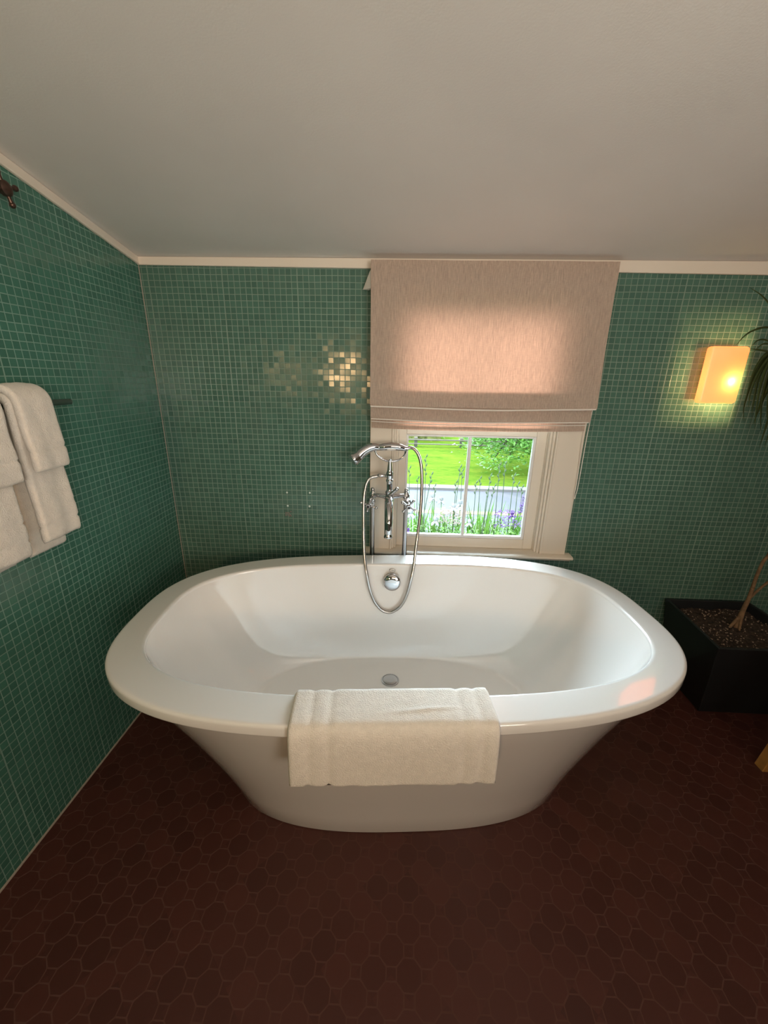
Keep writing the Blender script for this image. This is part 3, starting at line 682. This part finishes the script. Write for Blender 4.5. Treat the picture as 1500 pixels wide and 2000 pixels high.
# ------------------------------------------------------------------ potted dracaena
pp_ = thing('potted_dracaena', 'dracaena in a square black planter between bathtub and right edge', 'potted plant', (1.53, 1.60, 0))
PT = .38
bot = [(1.362, 1.470), (1.665, 1.470), (1.665, 1.750), (1.370, 1.750)]; top = [(1.300, 1.402), (1.725, 1.402), (1.725, 1.796), (1.330, 1.796)]
def ins(P, d):
    cx = sum(p[0] for p in P)/4; cy = sum(p[1] for p in P)/4
    return [(p[0]+(d if p[0] < cx else -d), p[1]+(d if p[1] < cy else -d)) for p in P]
def q3(P, z): return [Vector((x, y, z)) for x, y in P]
def lerpP(A, B, t): return [(a[0]+(b[0]-a[0])*t, a[1]+(b[1]-a[1])*t) for a, b in zip(A, B)]
g = G().loft([q3(bot, 0), q3(top, PT), q3(ins(top, .014), PT), q3(ins(lerpP(bot, top, .7), .016), PT*.7)], True, True)
g.build('planter', 'pot', pp_, smooth=False, bevel=.004)
# lumpy soil
so_ = ins(lerpP(bot, top, .90), .017); N_ = 60; vs = []; fs = []
for j in range(N_+1):
    for i in range(N_+1):
        a, b = i/N_, j/N_
        x = (so_[0][0]*(1-a)+so_[1][0]*a)*(1-b)+(so_[3][0]*(1-a)+so_[2][0]*a)*b
        y = (so_[0][1]*(1-a)+so_[1][1]*a)*(1-b)+(so_[3][1]*(1-a)+so_[2][1]*a)*b
        vs.append((x, y, PT-.040+.008*noise.noise(Vector((x*14, y*14, 0)))+.009*noise.noise(Vector((x*70, y*70, 3)))))
for j in range(N_):
    for i in range(N_): fs.append((j*(N_+1)+i, j*(N_+1)+i+1, (j+1)*(N_+1)+i+1, (j+1)*(N_+1)+i))
tag(G().add(vs, fs).build('soil', 'soil', pp_), 'dark crumbly potting soil with pale specks')
M['perlite'] = simple('perlite specks', (.30, .22, .16), .9)
g = G()
for k in range(260):
    a, b = random.random(), random.random()
    x = 1.335+.37*a; y = 1.425+.34*b; r_ = random.uniform(.0015, .0040)
    g.ball((x, y, PT-.036+.006*random.random()), r_, 5, (1, 1, .7))
o_ = g.build('soil_grit', 'perlite', pp_); o_['kind'] = 'stuff'
def onz(x, y, Z):
    d = _r*((x-750)/FPX)+_u*((1000-y)/FPX)+_f; d = d*((Z-CAMZ)/d.z); return Vector((d.x, d.y, Z))
T0 = onz(1438, 1228, PT-.045)
YT = T0.y+.01
trunk = [T0, at(1450, 1195, YT), at(1462, 1170, YT), at(1470, 1148, YT)]
g = G().tube(trunk, [.015, .0095, .0080, .0076], 14, smooth=6)
g.tube([trunk[1]+Vector((.0, 0, -.01)), at(1446, 1218, YT-.02), at(1443, 1236, YT-.035)], [.007, .005, .004], 10, smooth=5)
g.tube([trunk[1]+Vector((-.004, 0, -.02)), at(1428, 1222, YT-.01), at(1418, 1232, YT-.02)], [.0075, .006, .004], 10, smooth=5)
g.build('trunk', 'bark', pp_, autos=180)
C1 = at(1545, 700, 1.60); C2 = Vector((1.80, 1.60, 1.25))
b1 = [trunk[-1], at(1478, 1125, YT), at(1490, 1098, YT), at(1503, 1080, YT), Vector((1.50, 1.54, .85)), Vector((C1.x+.03, C1.y, 1.2)), C1]
G().tube(b1, [.0074, .0068, .0064, .0062, .006, .006, .007], 12, smooth=6).build('branch', 'bark', pp_, autos=180)
b2 = [trunk[-2]+Vector((.004, 0, .006)), at(1478, 1155, YT), at(1500, 1137, YT), Vector((1.66, 1.56, .75)), C2]
G().tube(b2, [.0060, .0056, .0054, .006, .006], 12, smooth=6).build('branch', 'bark', pp_, autos=180)
def leaf(c, az, el, L, droop, wd):
    d = Vector((math.cos(az)*math.cos(el), math.sin(az)*math.cos(el), math.sin(el)))
    side = Vector((-math.sin(az), math.cos(az), 0)); p = Vector(c); n = 16; vs = []; fs = []
    v = d.copy(); st = L/n
    for i in range(n+1):
        t = i/n; wdt = wd*(.55+.45*math.sin(min(1, t*3)*PI/2))*(1-t**2.2)+.0004
        up = side.cross(v).normalized()
        vs += [p-side*wdt+up*wdt*.35, p-up*.0004, p+side*wdt+up*wdt*.35, p+up*.0008]
        v = (v+Vector((0, 0, -droop/n*(1+t)))).normalized(); p = p+v*st
        p.y = min(p.y, YB-.006)
    for i in range(n):
        for k in range(4): fs.append((i*4+k, i*4+(k+1) % 4, i*4+4+(k+1) % 4, i*4+4+k))
    fs += [(3, 2, 1, 0), (n*4, n*4+1, n*4+2, n*4+3)]
    return G().add(vs, fs)
rl = random.Random(11)
for c_, n_ in ((C1, 26), (C2, 24)):
    for k in range(n_):
        az = -.85+2.1*((k*.618) % 1); el = rl.uniform(-.4, 1.2)
        leaf(c_+Vector((0, 0, rl.uniform(-.05, .04))), az, el, rl.uniform(.28, .42), rl.uniform(1.8, 4.2), rl.uniform(.0045, .0075)).build('leaf', 'dleaf', pp_, autos=180)
def leafpath(pts, wd):
    P = [Vector(q) for q in pts]; P, _ = catmull(P, [0]*len(P), 6); n = len(P)-1; vs = []; fs = []
    for i, p in enumerate(P):
        t = i/n; v = (P[min(i+1, n)]-P[max(i-1, 0)]).normalized(); side = v.cross(Vector((0, -1, .25))).normalized(); up = side.cross(v).normalized()
        w_ = wd*(.6+.4*math.sin(min(1, t*3)*PI/2))*(1-t**2.2)+.0004
        vs += [p-side*w_+up*w_*.3, p-up*.0004, p+side*w_+up*w_*.3, p+up*.0008]
    for i in range(n):
        for k in range(4): fs.append((i*4+k, i*4+(k+1) % 4, i*4+4+(k+1) % 4, i*4+4+k))
    fs += [(3, 2, 1, 0), (n*4, n*4+1, n*4+2, n*4+3)]
    return G().add(vs, fs)
# the leaves that arch left in front of the tiled wall
LP_ = [([(1530, 660), (1512, 610), (1490, 580), (1465, 562)], .0038), ([(1530, 660), (1500, 640), (1470, 646), (1452, 658), (1438, 674)], .0034),
       ([(1535, 690), (1508, 688), (1485, 684), (1464, 681)], .0042), ([(1535, 690), (1505, 668), (1482, 664), (1466, 678)], .0034), ([(1535, 695), (1510, 676), (1490, 672), (1470, 690)], .0032),
       ([(1530, 695), (1500, 690), (1478, 715), (1464, 750), (1455, 785)], .0060), ([(1530, 695), (1498, 697), (1474, 730), (1458, 775), (1452, 800), (1453, 822)], .0048),
       ([(1532, 700), (1502, 700), (1482, 735), (1472, 780), (1468, 810)], .0065), ([(1535, 700), (1508, 700), (1488, 740), (1478, 790), (1474, 838)], .0060),
       ([(1535, 700), (1512, 705), (1494, 750), (1486, 800), (1486, 850)], .0065), ([(1538, 700), (1516, 710), (1502, 760), (1496, 815)], .0065),
       ([(1538, 700), (1508, 695), (1484, 722), (1466, 765), (1462, 796)], .0052), ([(1538, 705), (1520, 715), (1508, 760), (1500, 800), (1498, 840)], .0065)]
for k, (pts, wd) in enumerate(LP_):
    nn_ = len(pts)-1
    leafpath([at(x, y, 1.60-.10*math.sin(PI*min(1, i/nn_)*.6)*((k % 3)-.4)*.6) for i, (x, y) in enumerate(pts)], wd).build('leaf', 'dleaf', pp_, autos=180)
# ------------------------------------------------------------------ wooden stool at the right edge
st = thing('wooden_stool', 'golden wooden stool, only a leg tip showing at the right edge', 'stool', (1.60, 1.08, 0))
def sleg(x, y, dx, dy):
    w_ = .019
    b0 = [(x-w_, y-w_), (x+w_, y-w_), (x+w_, y+w_), (x-w_, y+w_)]
    G().prism(q3(b0, 0), q3([(a+dx, b+dy) for a, b in b0], .42)).build('leg', 'oak', st, smooth=False, bevel=.003)
sleg(1.418, 1.200, .055, -.02); sleg(1.418, .93, .055, .02); sleg(1.80, 1.200, -.055, -.02); sleg(1.80, .93, -.055, .02)
G().box(1.43, 1.79, .90, 1.23, .42, .45).build('seat', 'oak', st, smooth=False, bevel=.008)

# ------------------------------------------------------------------ outdoors, seen through the lower sash
GZ = -1.0
def lawn_mat():
    m, nt, b = new_mat('mown lawn'); e = NT(nt); b.inputs['Roughness'].default_value = 1; b.inputs['Specular IOR Level'].default_value = 0
    tc = nt.nodes.new('ShaderNodeTexCoord'); f = None
    for sc_, k in (((.9, 2.2, 1), .5), ((5, 14, 1), .5), ((28, 60, 1), .6)):
        mp = nt.nodes.new('ShaderNodeMapping'); mp.inputs['Scale'].default_value = sc_; nt.links.new(tc.outputs['Object'], mp.inputs['Vector'])
        n = nt.nodes.new('ShaderNodeTexNoise'); n.inputs['Scale'].default_value = 1; n.inputs['Detail'].default_value = 3; nt.links.new(mp.outputs[0], n.inputs['Vector'])
        t = e.m('MULTIPLY', e.m('SUBTRACT', n.outputs['Fac'], .5), k*2); f = t if f is None else e.m('ADD', f, t)
    c = e.mix(e.m('ADD', .5, f, clamp=True), (.012, .055, .005), (.090, .110, .014))
    nt.links.new(c, b.inputs['Base Color']); return m
M['lawn'] = lawn_mat()
M['road'] = simple('grey asphalt', (.028, .028, .036), .9, noise_amt=.08, nscale=3)
M['kerbstone'] = simple('pale kerbstone', (.075, .07, .07), .8)
M['line'] = simple('faded orange road line', (.10, .05, .025), .8)
M['bed'] = simple('garden soil', (.05, .04, .02), .95, noise_amt=.4, nscale=6)
M['fencewood'] = simple('weathered pale fence', (.075, .065, .05), .8)
M['treeleaf'] = leafy('tree leaves', (.050, .120, .022), (.035, .08, .010), .5, .6)
M['hedgeleaf'] = leafy('yellow green hedge leaves', (.10, .11, .035), (.03, .04, .005), .6, .5)
M['cover'] = leafy('ground cover leaves', (.07, .15, .03), (.03, .07, .012), .5, .6)
M['blade'] = leafy('iris blades', (.065, .15, .018), (.035, .08, .010), .45, .3)
M['stalkm'] = simple('dark seed stalks', (.018, .038, .010), .7)
M['white_petal'] = leafy('white petals', (.24, .24, .245), (.10, .10, .105), .6, .1)
M['cream_petal'] = leafy('cream pink petals', (.20, .155, .125), (.07, .05, .04), .6, .2)
M['purple_petal'] = leafy('purple petals', (.075, .035, .14), (.03, .012, .06), .6, .3)
M['treebark'] = simple('tree bark', (.03, .022, .015), .9, noise_amt=.4, nscale=12, bump=1, bscale=20)
def ground(name, x0, x1, y0, y1, z, mat, label, h=.05):
    return struct(G().box(x0, x1, y0, y1, z-h, z).build(name, mat, smooth=False), label, 'ground')
ground('garden_bed', -7, 9, 2.05, 5.55, GZ, 'bed', 'planted soil bed right outside the window')
ground('road', -25, 30, 5.55, 9.02, GZ-.03, 'road', 'grey asphalt road beyond the flower bed')
ground('kerb', -25, 30, 9.02, 9.32, GZ+.02, 'kerbstone', 'pale kerb between road and lawn', .12)
ground('lawn', -40, 45, 9.32, 60, GZ, 'lawn', 'bright green mown lawn across the road')
rm = ground('road_marking', -25, 30, 7.28, 7.46, GZ-.026, 'line', 'faded orange line along the road', .003)
def leaf_cards(gen, n, size, rnd, flat=.35):
    """n folded leaves: gen(rnd) gives a centre"""
    g = G()
    for k in range(n):
        c = Vector(gen(rnd)); s = size*rnd.uniform(.6, 1.3)
        a = Vector((rnd.gauss(0, 1), rnd.gauss(0, 1), rnd.gauss(0, flat))).normalized(); b = a.cross(Vector((rnd.gauss(0, .5), rnd.gauss(0, .5), 1))).normalized(); nn = a.cross(b)*.12*s
        g.add([c-a*s, c-b*s*.42-nn, c+a*s, c+b*s*.42-nn, c-nn*.3], [(0, 1, 4), (1, 2, 4), (2, 3, 4), (3, 0, 4)])
    return g
R_ = random.Random(5)
# big tree whose leafy boughs hang over the lawn at the upper right
tr = thing('leafy_tree', 'big green tree whose leafy boughs hang over the lawn in the right pane', 'tree', (4.5, 12.2, GZ))
G().tube([(4.5, 12.2, GZ), (4.45, 12.2, .3), (4.6, 12.1, 1.8), (4.5, 12.2, 3.2)], [.22, .17, .14, .08], 14, smooth=5).build('trunk', 'treebark', tr, autos=180)
def bough(end, st_=(4.5, 12.2, 1.1)):
    a, b = Vector(st_), Vector(end); m_ = (a+b)/2+Vector((0, 0, .35)); G().tube([a, m_, b], [.07, .04, .012], 8, smooth=6).build('bough', 'treebark', tr, autos=180)
BO = [(2.15, 10.9, -.30), (2.5, 10.7, -.62), (2.9, 10.6, -.45), (3.3, 10.6, -.30), (3.75, 10.5, -.62), (4.3, 10.4, -.42), (4.9, 10.5, -.5), (2.3, 11.3, .1), (3.0, 11.2, .1), (3.9, 11.0, .0), (3.4, 11.8, 1.2), (5.6, 11.2, .3)]
for b in BO: bough(b)
def tg(r):
    b = Vector(r.choice(BO)); k = r.random(); c_ = Vector((4.5, 12.2, 1.3)).lerp(b, .45+.6*k)+Vector((0, 0, .25*(1-k)))
    q = Vector((r.gauss(0, .30), r.gauss(0, .30), r.gauss(0, .15)))
    return c_+q
leaf_cards(tg, 11000, .062, R_).build('foliage', 'treeleaf', tr, smooth=False)
def tg2(r):
    u_, v_ = r.random()*2*PI, r.random(); rr = r.random()**.4
    return (4.6+2.5*rr*math.cos(u_)*math.sqrt(1-v_*v_), 12.4+1.9*rr*math.sin(u_)*math.sqrt(1-v_*v_), 1.0+2.6*rr*v_)
leaf_cards(tg2, 4500, .085, R_).build('crown_foliage', 'treeleaf', tr, smooth=False)
# hedge behind the fence
def hedge(name, x0, x1, y, hgt, mat, label, n, seed):
    r = random.Random(seed)
    g = G(); N = 30; rings = []
    for i in range(N+1):
        x = x0+(x1-x0)*i/N; hh = hgt*(.85+.25*noise.noise(Vector((x*.8, seed, 0)))); w_ = .7*(1+.3*noise.noise(Vector((x, seed, 4))))
        rings.append([Vector((x, y+w_*math.cos(a)*.9, GZ+hh*max(0, math.sin(a))**.6)) for a in [PI*k/12 for k in range(13)]])
    g.loft(rings, True, True)
    core = list(g.v)
    def gg(rr):
        v = rr.choice(core); return v+Vector((rr.gauss(0, .18), rr.gauss(0, .14), rr.gauss(0, .12)))
    g2 = leaf_cards(gg, n, .09, r)
    g.add(g2.v, g2.f)
    return tag(g.build(name, mat, smooth=False), label, 'hedge')
hedge('hedge', -3.0, 1.7, 17.5, 1.5, 'hedgeleaf', 'pale yellow-green hedge behind the low fence, top of the left pane', 3500, 2)
hedge('hedge', 2.7, 11.0, 16.2, 2.4, 'treeleaf', 'darker green hedge at the back of the lawn behind the tree', 5000, 3)
# low fence
fr = thing('low_fence', 'low pale two-rail fence along the far side of the lawn', 'fence', (1.0, 15.1, GZ))
def fbox(name, *b): G().box(*b).build(name, 'fencewood', fr, smooth=False, bevel=.008)
for x in (-2.6, -1.0, .6, 2.3, 3.9): fbox('post', x-.06, x+.06, 15.05, 15.17, GZ, GZ+.36)
fbox('rail', -2.8, 4.1, 15.0, 15.05, GZ+.25, GZ+.30); fbox('rail', -2.8, 4.1, 15.0, 15.05, GZ+.10, GZ+.14)
# ground cover of small leaves
def cg(r):
    x = r.uniform(-1.6, 3.6); y = r.uniform(4.15, 4.95)
    hh = .70+.10*noise.noise(Vector((x*3, y*3, 0)))+.05*noise.noise(Vector((x*11, y*11, 0)))
    return (x, y, GZ+hh*(1-r.random()**2.2*.7))
o_ = leaf_cards(cg, 12000, .024, R_).build('ground_cover', 'cover', smooth=False)
tag(o_, 'low mass of small green leaves along the bottom of the view outside', 'foliage', kind='stuff')
def blades(c, n, h, r):
    g = G()
    for k in range(n):
        az = r.uniform(0, 2*PI); x, y = c[0]+r.gauss(0, .05), c[1]+r.gauss(0, .04); hh = h*r.uniform(.7, 1.05); lean = r.uniform(.03, .22)*hh
        w_ = r.uniform(.010, .017); d = Vector((math.cos(az), math.sin(az), 0)); s = Vector((r.uniform(-.5, .5), -.2, 0))+Vector((.9, 0, 0)); s.normalize()
        vs = []; fs = []
        for i in range(7):
            t = i/6; p = Vector((x, y, GZ+.05+hh*t))+d*lean*t*t; ww = w_*(1-t**2.5)+.0006
            vs += [p-s*ww, p+Vector((0, .003, 0)), p+s*ww, p-Vector((0, .003, 0))]
        for i in range(6):
            for q in range(4): fs.append((i*4+q, i*4+(q+1) % 4, i*4+4+(q+1) % 4, i*4+4+q))
        g.add(vs, fs)
    return g
rb = random.Random(21)
for px in (803, 812, 826, 838, 858, 873, 890, 918, 930, 942, 948, 958, 972, 985, 1000, 1014):
    Y = rb.uniform(4.45, 4.85); p0 = at(px, 1010, Y)
    h = rb.uniform(.95, 1.02) if px in (826, 838, 930, 942, 948, 958) else rb.uniform(.78, .9)
    tag(blades((p0.x, Y), 9, h, rb).build('iris_plant', 'blade', autos=180), 'clump of upright bright green iris blades in the flower bed outside', 'plant', 'clumps of iris blades outside')
for k in range(14):
    x = rb.choice((-1, 1)); x = rb.uniform(-1.4, .15) if x < 0 else rb.uniform(1.75, 3.3); Y = rb.uniform(4.4, 4.9)
    tag(blades((x, Y), 9, rb.uniform(.6, .85), rb).build('iris_plant', 'blade', autos=180), 'clump of upright bright green iris blades in the flower bed outside', 'plant', 'clumps of iris blades outside')
def stalk(px, ptop, Y, lean, head):
    t = at(px, ptop, Y); b = Vector((t.x+lean, Y, GZ+.05))
    g = G().tube([b, b.lerp(t, .5)+Vector((lean*.2, 0, 0)), t], [.0062, .0054, .0036], 6, smooth=4)
    for k in range(head):
        q = b.lerp(t, 1-.035*k); sx = (-1) ** k
        g.tube([q, q+Vector((sx*.010, 0, .015)), q+Vector((sx*.016, 0, .040))], [.004, .0085, .002], 6, smooth=3)
    tag(g.build('seed_stalk', 'stalkm', autos=180), 'tall thin dark grass stalk with a seed head standing up against lawn and road outside', 'plant', 'tall seed stalks outside')
for a in ((832, 893, 4.5, .02, 5), (843, 927, 4.4, -.12, 4), (849, 950, 4.6, .02, 3), (891, 943, 4.5, .0, 4), (899, 913, 4.6, -.04, 3), (903, 920, 4.7, .02, 3), (930, 944, 4.5, .01, 4), (938, 935, 4.8, .03, 3), (958, 930, 4.6, -.03, 3), (966, 950, 4.5, -.1, 4), (976, 908, 4.6, .02, 5), (987, 906, 4.7, .03, 4), (1004, 930, 4.6, .0, 3), (1012, 946, 4.5, .02, 3), (800, 915, 4.6, .02, 3), (816, 935, 4.7, .01, 2), (952, 958, 4.4, -.02, 3), (1020, 952, 4.6, .03, 3)):
    stalk(*a)
def petal(g, c, az, el, L, wd, curl):
    d = Vector((math.cos(az), math.sin(az), 0)); s = Vector((-math.sin(az), math.cos(az), 0)); v = d*math.cos(el)+Vector((0, 0, math.sin(el))); p = Vector(c); vs = []; fs = []; n = 6
    for i in range(n+1):
        t = i/n; ww = wd*math.sin(PI*min(1, .08+t*.86))**.7; up = s.cross(v)
        vs += [p-s*ww+up*ww*.25, p+up*.002, p+s*ww+up*ww*.25, p-up*.002]
        v = (v+Vector((0, 0, -curl/n))).normalized(); p = p+v*L/n
    for i in range(n):
        for q in range(4): fs.append((i*4+q, i*4+(q+1) % 4, i*4+4+(q+1) % 4, i*4+4+q))
    fs += [(3, 2, 1, 0), (n*4, n*4+1, n*4+2, n*4+3)]
    g.add(vs, fs)
def iris(px, py, Y, size, mat, label, name='iris', grp=None, seed=0):
    r = random.Random(seed); c = at(px, py, Y)
    t = thing(name, label, 'flower', (c.x, c.y, GZ), grp)
    G().tube([(c.x+.02, Y, GZ+.03), (c.x+.008, Y, (GZ+c.z)/2), c], [.006, .005, .004], 8, smooth=4).build('stem', 'blade', t)
    g = G()
    for k in range(3): petal(g, c, k*2*PI/3+r.uniform(-.3, .3)+.5, 1.25, size*.62, size*.26, -.3)
    for k in range(3): petal(g, c, k*2*PI/3+r.uniform(-.3, .3)-.55, .35, size*.75, size*.27, 2.4)
    g.build('petals', mat, t, autos=180)
iris(850, 1018, 4.45, .105, 'white_petal', 'large white iris bloom low in the left pane', seed=1)
iris(886, 992, 4.5, .10, 'white_petal', 'white iris bloom beside the mullion, left pane', seed=2)
iris(899, 985, 4.6, .095, 'white_petal', 'white iris bloom touching the mullion from the left, highest of the near white ones', seed=3)
iris(862, 978, 4.75, .085, 'white_petal', 'white iris bloom in front of the road in the left pane', seed=4)
iris(845, 972, 4.7, .11, 'white_petal', 'pale iris bloom standing highest in front of the road, left pane', seed=5)
iris(916, 1022, 4.4, .08, 'white_petal', 'small white iris bloom just right of the mullion', seed=6)
iris(803, 1004, 4.5, .10, 'white_petal', 'white iris bloom at the left edge of the left pane beside the hose', seed=7)
iris(1000, 1006, 4.5, .085, 'purple_petal', 'purple iris bloom low in the right pane', seed=8)
iris(797, 1037, 4.3, .06, 'purple_petal', 'small purple bloom at the bottom left corner of the left pane', seed=9)
def spike(px, py, Y, L, label, seed):
    r = random.Random(seed); c = at(px, py, Y); t = thing('flower_spike', label, 'flower', (c.x, Y, GZ))
    G().tube([(c.x-.02, Y, GZ+.03), (c.x-.005, Y, (GZ+c.z)/2), c], [.005, .004, .003], 8, smooth=4).build('stem', 'blade', t)
    g = G()
    for k in range(26):
        q = c-Vector((0, 0, L*k/26)); a = k*2.4; petal(g, q, a, .4, .022+.012*k/26, .009, .8)
    g.build('petals', 'purple_petal', t, autos=180)
spike(1023, 968, 4.5, .13, 'purple flower spike by the right edge of the right pane, the taller', 1)
spike(1019, 984, 4.45, .11, 'shorter purple flower spike leaning beside the taller one at the right edge', 2)
# drift of tiny cream and lilac florets
def florets(name, x0, x1, y0, y1, n, mat, label, seed):
    r = random.Random(seed); g = G()
    for k in range(n):
        c = at(r.uniform(x0, x1), r.uniform(y0, y1), r.uniform(4.35, 4.7)); a0 = r.random()*6
        for q in range(4): petal(g, c, a0+q*PI/2, .5, .017, .007, .8)
    tag(g.build(name, mat, autos=180), label, 'flowers', kind='stuff')
florets('cream_florets', 852, 903, 990, 1024, 170, 'cream_petal', 'drift of tiny cream and pink flowers in the left pane', 3)
florets('lilac_florets', 966, 1020, 996, 1030, 130, 'purple_petal', 'drift of tiny lilac flowers low in the right pane', 4)
